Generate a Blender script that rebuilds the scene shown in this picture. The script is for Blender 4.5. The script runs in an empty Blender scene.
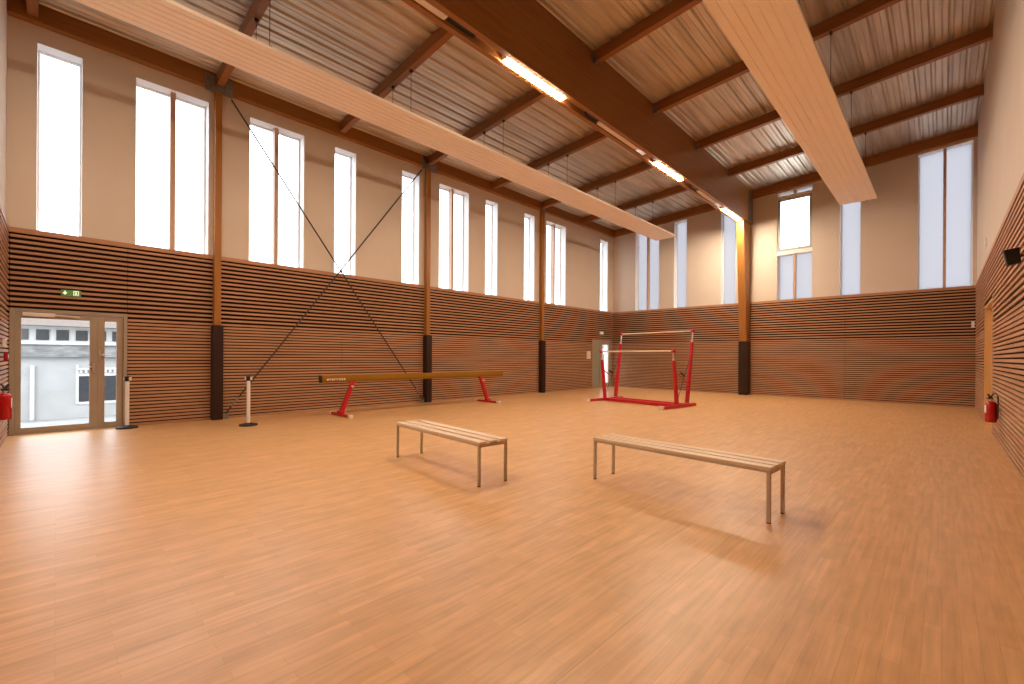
import bpy, bmesh, math, random
from mathutils import Vector, Matrix
random.seed(7)
S = bpy.context.scene
C = S.collection

# ------------------------------------------------------------------ render look
S.view_settings.view_transform = 'Standard'
S.view_settings.look = 'None'
S.view_settings.gamma = 1.0
S.view_settings.exposure = 0.0
S.view_settings.use_curve_mapping = False
cy = S.cycles
cy.use_denoising = True
cy.max_bounces = 14
cy.diffuse_bounces = 8
cy.glossy_bounces = 4
cy.transparent_max_bounces = 12
cy.sample_clamp_indirect = 8.0
cy.caustics_reflective = False
cy.caustics_refractive = False

# ------------------------------------------------------------------ materials
def srgb(r, g, b):
    f = lambda c: ((c/255+0.055)/1.055)**2.4 if c/255 > 0.04045 else c/255/12.92
    return (f(r), f(g), f(b), 1)

def mat(name, col, rough=0.5, metal=0.0, spec=0.5, emit=None, estr=0.0):
    m = bpy.data.materials.new(name); m.use_nodes = True
    b = m.node_tree.nodes['Principled BSDF']
    b.inputs['Base Color'].default_value = col if len(col) == 4 else (*col, 1)
    b.inputs['Roughness'].default_value = rough
    b.inputs['Metallic'].default_value = metal
    b.inputs['Specular IOR Level'].default_value = spec
    if emit:
        b.inputs['Emission Color'].default_value = (*emit[:3], 1)
        b.inputs['Emission Strength'].default_value = estr
    return m

def N(m, t, **kw):
    n = m.node_tree.nodes.new(t)
    for k, v in kw.items(): setattr(n, k, v)
    return n
def LK(m, a, b): m.node_tree.links.new(a, b)

def noisy(name, c1, c2, scale=(1, 1, 1), nscale=4.0, rough=0.5, metal=0.0, spec=0.5, detail=6, bump=0.0, lo=0.3, hi=0.7, rough2=None):
    m = mat(name, c1, rough, metal, spec)
    b = m.node_tree.nodes['Principled BSDF']
    tc = N(m, 'ShaderNodeTexCoord'); mp = N(m, 'ShaderNodeMapping'); mp.inputs['Scale'].default_value = scale
    nz = N(m, 'ShaderNodeTexNoise'); nz.inputs['Scale'].default_value = nscale; nz.inputs['Detail'].default_value = detail
    cr = N(m, 'ShaderNodeValToRGB')
    cr.color_ramp.elements[0].position = lo; cr.color_ramp.elements[1].position = hi
    cr.color_ramp.elements[0].color = (*c1[:3], 1); cr.color_ramp.elements[1].color = (*c2[:3], 1)
    LK(m, tc.outputs['Object'], mp.inputs['Vector']); LK(m, mp.outputs['Vector'], nz.inputs['Vector'])
    LK(m, nz.outputs['Fac'], cr.inputs['Fac']); LK(m, cr.outputs['Color'], b.inputs['Base Color'])
    if bump:
        bp = N(m, 'ShaderNodeBump'); bp.inputs['Strength'].default_value = bump; bp.inputs['Distance'].default_value = 0.01
        LK(m, nz.outputs['Fac'], bp.inputs['Height']); LK(m, bp.outputs['Normal'], b.inputs['Normal'])
    if rough2 is not None:
        mr = N(m, 'ShaderNodeMapRange'); mr.inputs['To Min'].default_value = rough; mr.inputs['To Max'].default_value = rough2
        LK(m, nz.outputs['Fac'], mr.inputs['Value']); LK(m, mr.outputs['Result'], b.inputs['Roughness'])
    return m

M = {}
M['plaster'] = noisy('painted plaster', (0.655, 0.57, 0.49), (0.68, 0.595, 0.515), nscale=1.3, rough=0.85, spec=0.2)
M['reveal'] = mat('white painted reveal', (0.86, 0.86, 0.87), 0.6, spec=0.3)
M['glulam_y'] = noisy('varnished glulam along the hall', (0.27, 0.105, 0.024), (0.34, 0.145, 0.036), scale=(9, 0.35, 9), nscale=2.2, rough=0.45, spec=0.35)
M['glulam_x'] = noisy('varnished glulam across the hall', (0.25, 0.090, 0.022), (0.33, 0.130, 0.034), scale=(0.5, 9, 9), nscale=2.2, rough=0.45, spec=0.35)
M['glulam_z'] = noisy('varnished glulam post', (0.31, 0.12, 0.02), (0.39, 0.165, 0.031), scale=(9, 9, 0.5), nscale=2.2, rough=0.4, spec=0.4)
M['frame_wood'] = noisy('oiled wood mullion', (0.50, 0.32, 0.22), (0.58, 0.38, 0.27), scale=(6, 6, 0.6), nscale=2, rough=0.55)
M['pad'] = noisy('dark brown padding vinyl', (0.020, 0.006, 0.003), (0.028, 0.009, 0.005), nscale=5, rough=0.45, spec=0.4)
M['felt'] = mat('black acoustic felt', (0.018, 0.009, 0.006), 0.95, spec=0.1)
M['steel'] = noisy('galvanised steel plate', (0.20, 0.18, 0.17), (0.30, 0.28, 0.27), nscale=18, rough=0.45, metal=0.6)
M['rod'] = mat('dark steel rod', (0.06, 0.045, 0.04), 0.5, metal=0.4)
M['alu'] = noisy('beige lacquered aluminium', (0.36, 0.29, 0.225), (0.39, 0.315, 0.245), nscale=3, rough=0.45, spec=0.4)
M['alu_dark'] = mat('grey aluminium gasket', (0.16, 0.14, 0.13), 0.5)
M['chrome'] = mat('brushed steel', (0.72, 0.70, 0.68), 0.28, metal=1.0)
M['panel'] = noisy('cream lacquered radiant panel', (0.93, 0.81, 0.68), (0.95, 0.83, 0.70), nscale=2, rough=0.5, spec=0.3)
M['cream'] = mat('cream plastic', (0.80, 0.70, 0.60), 0.5)
M['white'] = mat('white plastic', (0.82, 0.80, 0.77), 0.45)
M['black'] = mat('black plastic', (0.012, 0.010, 0.010), 0.4)
M['black_rubber'] = mat('black rubber', (0.018, 0.017, 0.017), 0.6)
M['red'] = noisy('red powder coat', (0.50, 0.006, 0.018), (0.56, 0.008, 0.024), nscale=8, rough=0.35, spec=0.5)
M['red_ext'] = mat('red gloss enamel', (0.42, 0.006, 0.008), 0.22)
M['beam_suede'] = noisy('ochre suede covering', (0.25, 0.115, 0.012), (0.29, 0.14, 0.018), nscale=30, rough=0.9, spec=0.1)
M['bar_wood'] = noisy('pale ash bar', (0.72, 0.50, 0.32), (0.80, 0.58, 0.38), scale=(1, 12, 12), nscale=2, rough=0.5)
M['bench_wood'] = noisy('pale varnished beech slat', (0.74, 0.55, 0.38), (0.80, 0.62, 0.44), scale=(0.8, 10, 10), nscale=3, rough=0.4, spec=0.4)
M['bench_metal'] = noisy('beige grey painted steel', (0.47, 0.40, 0.31), (0.52, 0.44, 0.345), nscale=10, rough=0.4, spec=0.5)
M['foot_white'] = mat('off white rubber foot', (0.80, 0.68, 0.58), 0.6)
M['light_wood'] = noisy('light oak door veneer', (0.60, 0.36, 0.15), (0.68, 0.43, 0.19), scale=(6, 6, 0.5), nscale=2.5, rough=0.5)
M['lamp'] = mat('lit diffuser', (0.9, 0.85, 0.8), 0.5, emit=(1.0, 0.81, 0.59), estr=365.0)
M['exit_green'] = mat('exit sign green', (0.09, 0.20, 0.06), 0.5, emit=(0.12, 0.22, 0.06), estr=0.3)
M['exit_white'] = mat('exit sign pictogram', (0.8, 0.9, 0.75), 0.5, emit=(0.75, 1.0, 0.62), estr=0.8)
M['opal_grey'] = mat('grey green door panel', (0.30, 0.32, 0.26), 0.35)

def glass_mat():
    m = bpy.data.materials.new('clear window glass'); m.use_nodes = True
    nt = m.node_tree; nt.nodes.clear()
    o = N(m, 'ShaderNodeOutputMaterial'); tr = N(m, 'ShaderNodeBsdfTransparent'); tr.inputs['Color'].default_value = (0.93, 0.95, 0.96, 1)
    gl = N(m, 'ShaderNodeBsdfGlossy'); gl.inputs['Roughness'].default_value = 0.02
    lw = N(m, 'ShaderNodeLayerWeight'); lw.inputs['Blend'].default_value = 0.5
    pw = N(m, 'ShaderNodeMath', operation='POWER'); pw.inputs[1].default_value = 5.0; LK(m, lw.outputs['Facing'], pw.inputs[0])
    fr = N(m, 'ShaderNodeMath', operation='MULTIPLY_ADD'); fr.inputs[1].default_value = 0.9; fr.inputs[2].default_value = 0.04; LK(m, pw.outputs[0], fr.inputs[0])
    mx = N(m, 'ShaderNodeMixShader')
    LK(m, fr.outputs[0], mx.inputs[0]); LK(m, tr.outputs[0], mx.inputs[1]); LK(m, gl.outputs[0], mx.inputs[2]); LK(m, mx.outputs[0], o.inputs[0])
    return m
M['glass'] = glass_mat()

def opal_mat(name, col):
    m = bpy.data.materials.new(name); m.use_nodes = True
    nt = m.node_tree; nt.nodes.clear()
    o = N(m, 'ShaderNodeOutputMaterial'); t = N(m, 'ShaderNodeBsdfTranslucent')
    d = N(m, 'ShaderNodeBsdfDiffuse'); d.inputs['Color'].default_value = (0.35, 0.35, 0.37, 1)
    tc = N(m, 'ShaderNodeTexCoord'); wv = N(m, 'ShaderNodeTexWave'); wv.bands_direction = 'X'; wv.inputs['Scale'].default_value = 7.0
    cr = N(m, 'ShaderNodeMixRGB'); cr.inputs[1].default_value = (*col, 1); cr.inputs[2].default_value = (*[c*0.94 for c in col], 1)
    mx = N(m, 'ShaderNodeMixShader'); mx.inputs[0].default_value = 0.25
    LK(m, tc.outputs['Object'], wv.inputs['Vector']); LK(m, wv.outputs['Fac'], cr.inputs[0]); LK(m, cr.outputs[0], t.inputs['Color'])
    LK(m, t.outputs[0], mx.inputs[1]); LK(m, d.outputs[0], mx.inputs[2]); LK(m, mx.outputs[0], o.inputs[0])
    return m
M['opal'] = opal_mat('opal polycarbonate sheet', (0.47, 0.47, 0.495))

# slats: a colour drifting from slat to slat and along the grain
def slat_mat():
    m = mat('stained larch slats', (0.3, 0.15, 0.08), 0.6, spec=0.3)
    b = m.node_tree.nodes['Principled BSDF']
    tc = N(m, 'ShaderNodeTexCoord'); mp = N(m, 'ShaderNodeMapping'); mp.inputs['Scale'].default_value = (0.45, 0.45, 9.0)
    nz = N(m, 'ShaderNodeTexNoise'); nz.inputs['Scale'].default_value = 1.6; nz.inputs['Detail'].default_value = 5
    cr = N(m, 'ShaderNodeValToRGB')
    e = cr.color_ramp.elements; e[0].position = 0.28; e[1].position = 0.72
    e[0].color = (0.395, 0.200, 0.108, 1); e[1].color = (0.53, 0.305, 0.185, 1)
    LK(m, tc.outputs['Object'], mp.inputs['Vector']); LK(m, mp.outputs['Vector'], nz.inputs['Vector'])
    LK(m, nz.outputs['Fac'], cr.inputs['Fac']); LK(m, cr.outputs['Color'], b.inputs['Base Color'])
    return m
M['slat'] = slat_mat()
M['fascia'] = noisy('larch fascia board', (0.42, 0.20, 0.10), (0.50, 0.25, 0.13), scale=(0.6, 0.6, 9), nscale=2, rough=0.55)

def floor_mat():
    m = mat('wood look sports vinyl', (0.5, 0.3, 0.15), 0.36, spec=0.5)
    b = m.node_tree.nodes['Principled BSDF']
    tc = N(m, 'ShaderNodeTexCoord'); mp = N(m, 'ShaderNodeMapping'); mp.inputs['Rotation'].default_value = (0, 0, math.pi/2)
    br = N(m, 'ShaderNodeTexBrick'); br.offset = 0.37; br.offset_frequency = 2; br.squash = 1.0
    br.inputs['Scale'].default_value = 1.0; br.inputs['Brick Width'].default_value = 0.52; br.inputs['Row Height'].default_value = 0.066
    br.inputs['Mortar Size'].default_value = 0.0012; br.inputs['Mortar Smooth'].default_value = 0.6; br.inputs['Bias'].default_value = 0.0
    br.inputs['Color1'].default_value = (0.655, 0.360, 0.148, 1); br.inputs['Color2'].default_value = (0.735, 0.418, 0.185, 1)
    br.inputs['Mortar'].default_value = (0.54, 0.28, 0.115, 1)
    LK(m, tc.outputs['Object'], mp.inputs['Vector']); LK(m, mp.outputs['Vector'], br.inputs['Vector'])
    # grain
    mg = N(m, 'ShaderNodeMapping'); mg.inputs['Scale'].default_value = (22, 1.6, 1)
    nz = N(m, 'ShaderNodeTexNoise'); nz.inputs['Scale'].default_value = 1.5; nz.inputs['Detail'].default_value = 8
    LK(m, tc.outputs['Object'], mg.inputs['Vector']); LK(m, mg.outputs['Vector'], nz.inputs['Vector'])
    mr = N(m, 'ShaderNodeMapRange'); mr.inputs['From Min'].default_value = 0.3; mr.inputs['From Max'].default_value = 0.7
    mr.inputs['To Min'].default_value = 0.86; mr.inputs['To Max'].default_value = 1.10
    LK(m, nz.outputs['Fac'], mr.inputs['Value'])
    mul = N(m, 'ShaderNodeVectorMath', operation='SCALE')
    LK(m, br.outputs['Color'], mul.inputs[0]); LK(m, mr.outputs['Result'], mul.inputs['Scale'])
    # cloudy mottling printed into the vinyl
    n2 = N(m, 'ShaderNodeTexNoise'); n2.inputs['Scale'].default_value = 5.0; n2.inputs['Detail'].default_value = 3
    LK(m, tc.outputs['Object'], n2.inputs['Vector'])
    m2 = N(m, 'ShaderNodeMapRange'); m2.inputs['From Min'].default_value = 0.3; m2.inputs['From Max'].default_value = 0.7
    m2.inputs['To Min'].default_value = 0.95; m2.inputs['To Max'].default_value = 1.05
    LK(m, n2.outputs['Fac'], m2.inputs['Value'])
    mu2 = N(m, 'ShaderNodeVectorMath', operation='SCALE')
    LK(m, mul.outputs[0], mu2.inputs[0]); LK(m, m2.outputs['Result'], mu2.inputs['Scale'])
    # welded seams between vinyl rolls, two metres apart
    sx = N(m, 'ShaderNodeSeparateXYZ'); LK(m, tc.outputs['Object'], sx.inputs[0])
    a = N(m, 'ShaderNodeMath', operation='ADD'); a.inputs[1].default_value = 101.15; LK(m, sx.outputs['X'], a.inputs[0])
    md = N(m, 'ShaderNodeMath', operation='MODULO'); md.inputs[1].default_value = 2.0; LK(m, a.outputs[0], md.inputs[0])
    lt = N(m, 'ShaderNodeMath', operation='LESS_THAN'); lt.inputs[1].default_value = 0.006; LK(m, md.outputs[0], lt.inputs[0])
    mx = N(m, 'ShaderNodeMixRGB'); mx.inputs[2].default_value = (0.48, 0.25, 0.11, 1)
    sc = N(m, 'ShaderNodeMath', operation='MULTIPLY'); sc.inputs[1].default_value = 0.7; LK(m, lt.outputs[0], sc.inputs[0])
    LK(m, sc.outputs[0], mx.inputs[0]); LK(m, mu2.outputs[0], mx.inputs[1]); LK(m, mx.outputs[0], b.inputs['Base Color'])
    return m
M['floor'] = floor_mat()

def deck_mat():
    m = mat('galvanised roof deck', (0.6, 0.56, 0.5), 0.35, metal=0.75)
    b = m.node_tree.nodes['Principled BSDF']
    tc = N(m, 'ShaderNodeTexCoord'); mp = N(m, 'ShaderNodeMapping'); mp.inputs['Scale'].default_value = (3.0, 0.22, 1)
    nz = N(m, 'ShaderNodeTexNoise'); nz.inputs['Scale'].default_value = 2.5; nz.inputs['Detail'].default_value = 4
    cr = N(m, 'ShaderNodeValToRGB'); e = cr.color_ramp.elements; e[0].position = 0.3; e[1].position = 0.7
    e[0].color = (0.55, 0.46, 0.36, 1); e[1].color = (0.80, 0.72, 0.61, 1)
    mr = N(m, 'ShaderNodeMapRange'); mr.inputs['To Min'].default_value = 0.38; mr.inputs['To Max'].default_value = 0.58
    LK(m, tc.outputs['Object'], mp.inputs['Vector']); LK(m, mp.outputs['Vector'], nz.inputs['Vector'])
    LK(m, nz.outputs['Fac'], cr.inputs['Fac']); LK(m, cr.outputs['Color'], b.inputs['Base Color'])
    LK(m, nz.outputs['Fac'], mr.inputs['Value']); LK(m, mr.outputs['Result'], b.inputs['Roughness'])
    return m
M['deck'] = deck_mat()
M['facade'] = noisy('weathered render', (0.32, 0.32, 0.32), (0.37, 0.37, 0.37), nscale=1.5, rough=0.9, spec=0.1)
M['concrete'] = noisy('stained concrete band', (0.12, 0.12, 0.122), (0.26, 0.26, 0.262), scale=(1, 1, 3), nscale=2.5, rough=0.9, spec=0.1)
M['fac_white'] = mat('white exterior trim', (0.48, 0.48, 0.48), 0.7)
M['tile'] = noisy('brown roof tiles', (0.10, 0.075, 0.06), (0.14, 0.105, 0.09), scale=(2, 6, 2), nscale=4, rough=0.8)
M['dark_glass'] = mat('dark exterior window', (0.03, 0.036, 0.042), 0.15)
M['ground'] = noisy('grey asphalt yard', (0.22, 0.225, 0.235), (0.27, 0.275, 0.285), nscale=3, rough=0.95, spec=0.1)

# ------------------------------------------------------------------ mesh helpers
def link(name, bm, m, parent=None, bevel=0.0, smooth=False):
    me = bpy.data.meshes.new(name)
    bmesh.ops.recalc_face_normals(bm, faces=bm.faces[:])
    bm.to_mesh(me); bm.free()
    o = bpy.data.objects.new(name, me); C.objects.link(o)
    for mm in (m if isinstance(m, (list, tuple)) else [m]): me.materials.append(mm)
    if parent: o.parent = parent
    if bevel:
        b = o.modifiers.new('bevel', 'BEVEL'); b.width = bevel; b.segments = 2; b.limit_method = 'ANGLE'; b.angle_limit = math.radians(40)
    if smooth:
        for p in me.polygons: p.use_smooth = True
        me.set_sharp_from_angle(angle=math.radians(38))
    return o

def box(bm, x0, x1, y0, y1, z0, z1, mi=0):
    v = [bm.verts.new((x, y, z)) for x in (x0, x1) for y in (y0, y1) for z in (z0, z1)]
    for f in ((0, 1, 3, 2), (4, 6, 7, 5), (0, 4, 5, 1), (2, 3, 7, 6), (0, 2, 6, 4), (1, 5, 7, 3)):
        bm.faces.new([v[i] for i in f]).material_index = mi
    return v

def hexa(bm, pts):   # 8 points in box order (x,y,z nested)
    v = [bm.verts.new(p) for p in pts]
    for f in ((0, 1, 3, 2), (4, 6, 7, 5), (0, 4, 5, 1), (2, 3, 7, 6), (0, 2, 6, 4), (1, 5, 7, 3)):
        bm.faces.new([v[i] for i in f])

def frame_axes(p, q, up=(0, 0, 1)):
    p, q = Vector(p), Vector(q); d = (q-p).normalized()
    u = Vector(up)
    if abs(d.dot(u)) > 0.99: u = Vector((0, 1, 0))
    a = d.cross(u).normalized(); b = a.cross(d).normalized()
    return p, q, a, b

def bar(bm, p, q, w, h, up=(0, 0, 1), w2=None, h2=None):      # rectangular bar between two points
    p, q, a, b = frame_axes(p, q, up); w2 = w if w2 is None else w2; h2 = h if h2 is None else h2
    r1 = [bm.verts.new(p+a*s*w/2+b*t*h/2) for s, t in ((-1, -1), (1, -1), (1, 1), (-1, 1))]
    r2 = [bm.verts.new(q+a*s*w2/2+b*t*h2/2) for s, t in ((-1, -1), (1, -1), (1, 1), (-1, 1))]
    for i in range(4): bm.faces.new((r1[i], r1[(i+1) % 4], r2[(i+1) % 4], r2[i]))
    bm.faces.new(r1[::-1]); bm.faces.new(r2)

def tube(bm, pts, r, n=12, cap=True):
    pts = [Vector(p) for p in pts]; rings = []
    rr = r if isinstance(r, (list, tuple)) else [r]*len(pts)
    up = Vector((0, 0, 1))
    for i, p in enumerate(pts):
        d = (pts[min(i+1, len(pts)-1)]-pts[max(i-1, 0)]).normalized()
        u = up if abs(d.dot(up)) < 0.95 else Vector((0, 1, 0))
        a = d.cross(u).normalized(); b = a.cross(d).normalized()
        rings.append([bm.verts.new(p+(a*math.cos(2*math.pi*k/n)+b*math.sin(2*math.pi*k/n))*rr[i]) for k in range(n)])
    for A, B in zip(rings, rings[1:]):
        for k in range(n): bm.faces.new((A[k], A[(k+1) % n], B[(k+1) % n], B[k]))
    if cap: bm.faces.new(rings[0][::-1]); bm.faces.new(rings[-1])

def lathe(bm, prof, c=(0, 0, 0), n=32):
    rings = []
    for r, z in prof:
        if r < 1e-6: rings.append([bm.verts.new((c[0], c[1], c[2]+z))])
        else: rings.append([bm.verts.new((c[0]+r*math.cos(2*math.pi*k/n), c[1]+r*math.sin(2*math.pi*k/n), c[2]+z)) for k in range(n)])
    for A, B in zip(rings, rings[1:]):
        if len(A) == 1 and len(B) == 1: continue
        for k in range(n):
            if len(A) == 1: bm.faces.new((A[0], B[(k+1) % n], B[k]))
            elif len(B) == 1: bm.faces.new((A[k], A[(k+1) % n], B[0]))
            else: bm.faces.new((A[k], A[(k+1) % n], B[(k+1) % n], B[k]))

def prism_y(bm, prof, y0, y1):         # closed (x,z) profile extruded along Y
    a = [bm.verts.new((x, y0, z)) for x, z in prof]; b = [bm.verts.new((x, y1, z)) for x, z in prof]
    n = len(prof)
    for i in range(n): bm.faces.new((a[i], a[(i+1) % n], b[(i+1) % n], b[i]))
    bm.faces.new(a[::-1]); bm.faces.new(b)

def prism_x(bm, prof, x0, x1):         # closed (y,z) profile extruded along X
    a = [bm.verts.new((x0, y, z)) for y, z in prof]; b = [bm.verts.new((x1, y, z)) for y, z in prof]
    n = len(prof)
    for i in range(n): bm.faces.new((a[i], a[(i+1) % n], b[(i+1) % n], b[i]))
    bm.faces.new(a[::-1]); bm.faces.new(b)

def NB(): return bmesh.new()
def boxobj(name, m, parent, *dims, bevel=0.0):
    bm = NB(); box(bm, *dims); return link(name, bm, m, parent, bevel)

def tag(o, label=None, cat=None, group=None, kind=None):
    if label: o['label'] = label
    if cat: o['category'] = cat
    if group: o['group'] = group
    if kind: o['kind'] = kind
    return o
def thing(name, label, cat, loc=(0, 0, 0), rz=0.0, group=None, kind=None):
    o = bpy.data.objects.new(name, None); C.objects.link(o); o.location = loc; o.rotation_euler = (0, 0, rz)
    o.empty_display_size = 0.2
    return tag(o, label, cat, group, kind)
def kids(o): return [c for c in bpy.data.objects if c.parent == o]
def copy_tree(o, parent=None):
    c = o.copy(); C.objects.link(c)
    if parent: c.parent = parent
    for k in kids(o): copy_tree(k, c)
    return c

# ------------------------------------------------------------------ the hall (metres, Y runs along the long window wall)
XL, XR, YF, YB = -11.01, 0.67, -0.585, 18.03       # plaster faces
TH = 0.35
WTOP = lambda x: 6.90+0.0615*(x+11)               # top of the gable plaster
DECK = lambda x: 7.195+0.0615*(x+11)              # underside of the roof deck
CZ = 3.44                                          # top of the slatted cladding
MZ = 1.975                                         # joint between wide and tight slats

bm = NB(); box(bm, XL-TH, XR+TH, YF-TH, YB+TH, -0.2, 0.0)
tag(link('floor', bm, M['floor']), 'orange brown wood look sports floor of the hall', 'floor', kind='structure')

def wall_grid(name, axis, p0, p1, us, zs, holes, label, top=None):
    """us/zs grid lines; holes = set of empty cells (i,j); plaster face p0, outer face p1; holes' sides get the white reveal."""
    bm = NB(); nu, nz_ = len(us), len(zs)
    def P(i, j, p):
        z = zs[j] if not callable(zs[j]) else zs[j](us[i])
        return (p, us[i], z) if axis == 0 else (us[i], p, z)
    V = {}
    def v(i, j, s):
        k = (i, j, s)
        if k not in V: V[k] = bm.verts.new(P(i, j, p0 if s == 0 else p1))
        return V[k]
    full = lambda i, j: 0 <= i < nu-1 and 0 <= j < nz_-1 and (i, j) not in holes
    for i in range(nu-1):
        for j in range(nz_-1):
            if not full(i, j): continue
            for s in (0, 1): bm.faces.new((v(i, j, s), v(i+1, j, s), v(i+1, j+1, s), v(i, j+1, s)))
            for (di, dj), e in {(-1, 0): ((i, j), (i, j+1)), (1, 0): ((i+1, j), (i+1, j+1)), (0, -1): ((i, j), (i+1, j)), (0, 1): ((i, j+1), (i+1, j+1))}.items():
                if not full(i+di, j+dj):
                    f = bm.faces.new((v(*e[0], 0), v(*e[1], 0), v(*e[1], 1), v(*e[0], 1)))
                    if (i+di, j+dj) in holes: f.material_index = 1
    return tag(link(name, bm, [M['plaster'], M['reveal']]), label, 'wall', kind='structure')

LW = [(-0.25, 0.30), (1.03, 2.195), (2.96, 4.12), (4.87, 5.43), (6.81, 7.38), (8.11, 9.27), (10.01, 10.56), (11.93, 12.48), (13.19, 14.40), (16.95, 17.54)]
DL = (-0.545, 0.925); DF = (16.33, 17.87)
us = sorted({YF-TH, YB+TH, *DL, *DF, *[y for w in LW for y in w]})
zs = [0.0, 2.11, CZ, 6.62, 7.26]
holes = set()
for i in range(len(us)-1):
    mid = (us[i]+us[i+1])/2
    if DL[0] < mid < DL[1] or DF[0] < mid < DF[1]: holes.add((i, 0))
    if any(a < mid < b for a, b in LW): holes.add((i, 2))
wall_grid('wall_left', 0, XL, XL-TH, us, zs, holes, 'long cream wall with ten tall window openings above brown slats')

BW = [(-9.88, -8.77), (-8.10, -7.575), (-6.22, -5.69), (-4.29, -3.235), (-2.46, -1.92), (-0.56, 0.586)]
us = sorted({XL-TH, XR+TH, *[x for w in BW for x in w]})
zs = [0.0, CZ, lambda x: WTOP(x)-0.06, lambda x: DECK(x)+0.06]
holes = {(i, 1) for i in range(len(us)-1) if any(a < (us[i]+us[i+1])/2 < b for a, b in BW)}
wall_grid('wall_back', 1, YB, YB+TH, us, zs, holes, 'far end wall with six tall frosted windows')

RD = (12.02, 14.17)
wall_grid('wall_right', 0, XR, XR+TH, [YF-TH, RD[0], RD[1], YB+TH], [0.0, 2.50, DECK(XR)+0.06], {(1, 0)}, 'windowless cream wall on the right with the wooden door')
wall_grid('wall_front', 1, YF, YF-TH, [XL-TH, XR+TH], [0.0, CZ, lambda x: DECK(x)+0.06], set(), 'short cream wall at the left edge beside the glazed door')

# ---- slatted cladding: one panel object per wall face
def cladding(name, axis, face, out, spans, label, cuts=()):
    """spans: (u0,u1,z0,z1) rectangles; slats stand proud of the felt; 'out' = +1/-1 direction into the room"""
    felt, sl = NB(), NB()
    def bx(b, u0, u1, d0, d1, z0, z1):
        p = sorted((face+out*d0, face+out*d1))
        if axis == 0: box(b, p[0], p[1], u0, u1, z0, z1)
        else: box(b, u0, u1, p[0], p[1], z0, z1)
    for u0, u1, z0, z1 in spans:
        bx(felt, u0, u1, 0.0, 0.006, z0, z1)
        cu = [u0]+[c for c in cuts if u0+0.1 < c < u1-0.1]+[u1]
        rows = []
        z = 0.006
        while z < MZ-0.03:                     # tight slats below
            rows.append((z, z+0.0420)); z += 0.0655
        z = MZ
        while z < CZ-0.11:                     # open slats above
            rows.append((z, z+0.0405)); z += 0.0872
        for a, b in rows:
            if a >= z0-1e-3 and b <= z1+1e-3:
                for c0, c1 in zip(cu, cu[1:]): bx(sl, c0+0.004, c1-0.004, 0.004, 0.03, a, b)
    root = tag(link(name, sl, M['slat']), label, 'cladding', kind='structure')
    link('felt_backing', felt, M['felt'], root)
    return root
cutsL = [2.36, 5.06, 7.62, 10.2, 12.83, 15.4]
cladding('trim_1', 0, XL, 1, [(YF, DL[0], 0, CZ), (DL[0], DL[1], 2.11, CZ), (DL[1], DF[0], 0, CZ), (DF[0], DF[1], 2.13, CZ), (DF[1], YB, 0, CZ)],
         'brown horizontal slat cladding under the long row of windows', cutsL)
cladding('trim_2', 1, YB, -1, [(XL+0.008, XR-0.008, 0, CZ)], 'brown horizontal slat cladding on the far end wall', [-8.0, -2.31])
cladding('trim_3', 0, XR, -1, [(YF, RD[0], 0, CZ), (RD[0], RD[1], 2.50, CZ), (RD[1], YB, 0, CZ)], 'brown slat cladding on the right wall around the wooden door', [1.2, 4.2, 7.2, 10.2])
cladding('trim_4', 1, YF, 1, [(XL+0.008, XR-0.008, 0, CZ)], 'slat cladding on the short wall behind the left extinguisher', [-7, -3])
# fascia boards capping the cladding
for n, dims, lb in ((5, (XL, XL+0.036, YF, YB, CZ-0.082, CZ), 'cap board over the slats below the long row of windows'),
                    (6, (XL+0.036, XR-0.036, YB-0.036, YB, CZ-0.082, CZ), 'cap board over the slats of the far end wall'),
                    (7, (XR-0.036, XR, YF, YB, CZ-0.082, CZ), 'cap board over the slats of the right wall'),
                    (8, (XL+0.036, XR-0.036, YF, YF+0.036, CZ-0.082, CZ), 'cap board over the slats of the short left wall')):
    bm = NB(); box(bm, *dims); tag(link('trim_%d' % n, bm, M['fascia']), lb, 'trim', kind='structure')

# ---- roof deck: trapezoidal ribs running along Y, sheet rising to the right
bm = NB(); prof = []
x = XL-0.05
while x < XR+0.1:
    for dx, h in ((0, 0), (0.085, 0), (0.10, 0.010), (0.115, 0), (0.18, 0), (0.21, 0.034), (0.25, 0.034), (0.28, 0)):
        prof.append((x+dx, DECK(x+dx)+h))
    x += 0.28
rows = []
for yy in (YF-0.1, YB+0.1): rows.append([bm.verts.new((px_, yy, z)) for px_, z in prof])
for a, b, c, d in zip(rows[0], rows[0][1:], rows[1][1:], rows[1]): bm.faces.new((a, b, c, d))
# outer skin so that daylight stays out
o0 = [bm.verts.new((px_, yy, DECK(px_)+0.25)) for yy in (YF-0.4, YB+0.4) for px_ in (XL-0.4, XR+0.4)]
bm.faces.new((o0[0], o0[1], o0[3], o0[2]))
tag(link('ceiling', bm, M['deck']), 'ribbed galvanised roof deck over the hall', 'ceiling', kind='structure')

# ---- main roof beam with a lamp groove in its underside
BX0, BX1, BZ = -5.44, -5.10, 6.31
GX0, GX1, GZ = -5.345, -5.195, 6.43
bm = NB()
prism_y(bm, [(BX0, BZ), (GX0, BZ), (GX0, GZ), (GX1, GZ), (GX1, BZ), (BX1, BZ), (BX1, DECK(BX1)), (BX0, DECK(BX0))], YF, YB)
main = tag(link('roof_beam', bm, M['glulam_y'], bevel=0.006), 'deep brown glulam beam running down the middle of the roof', 'beam', kind='structure')

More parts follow.
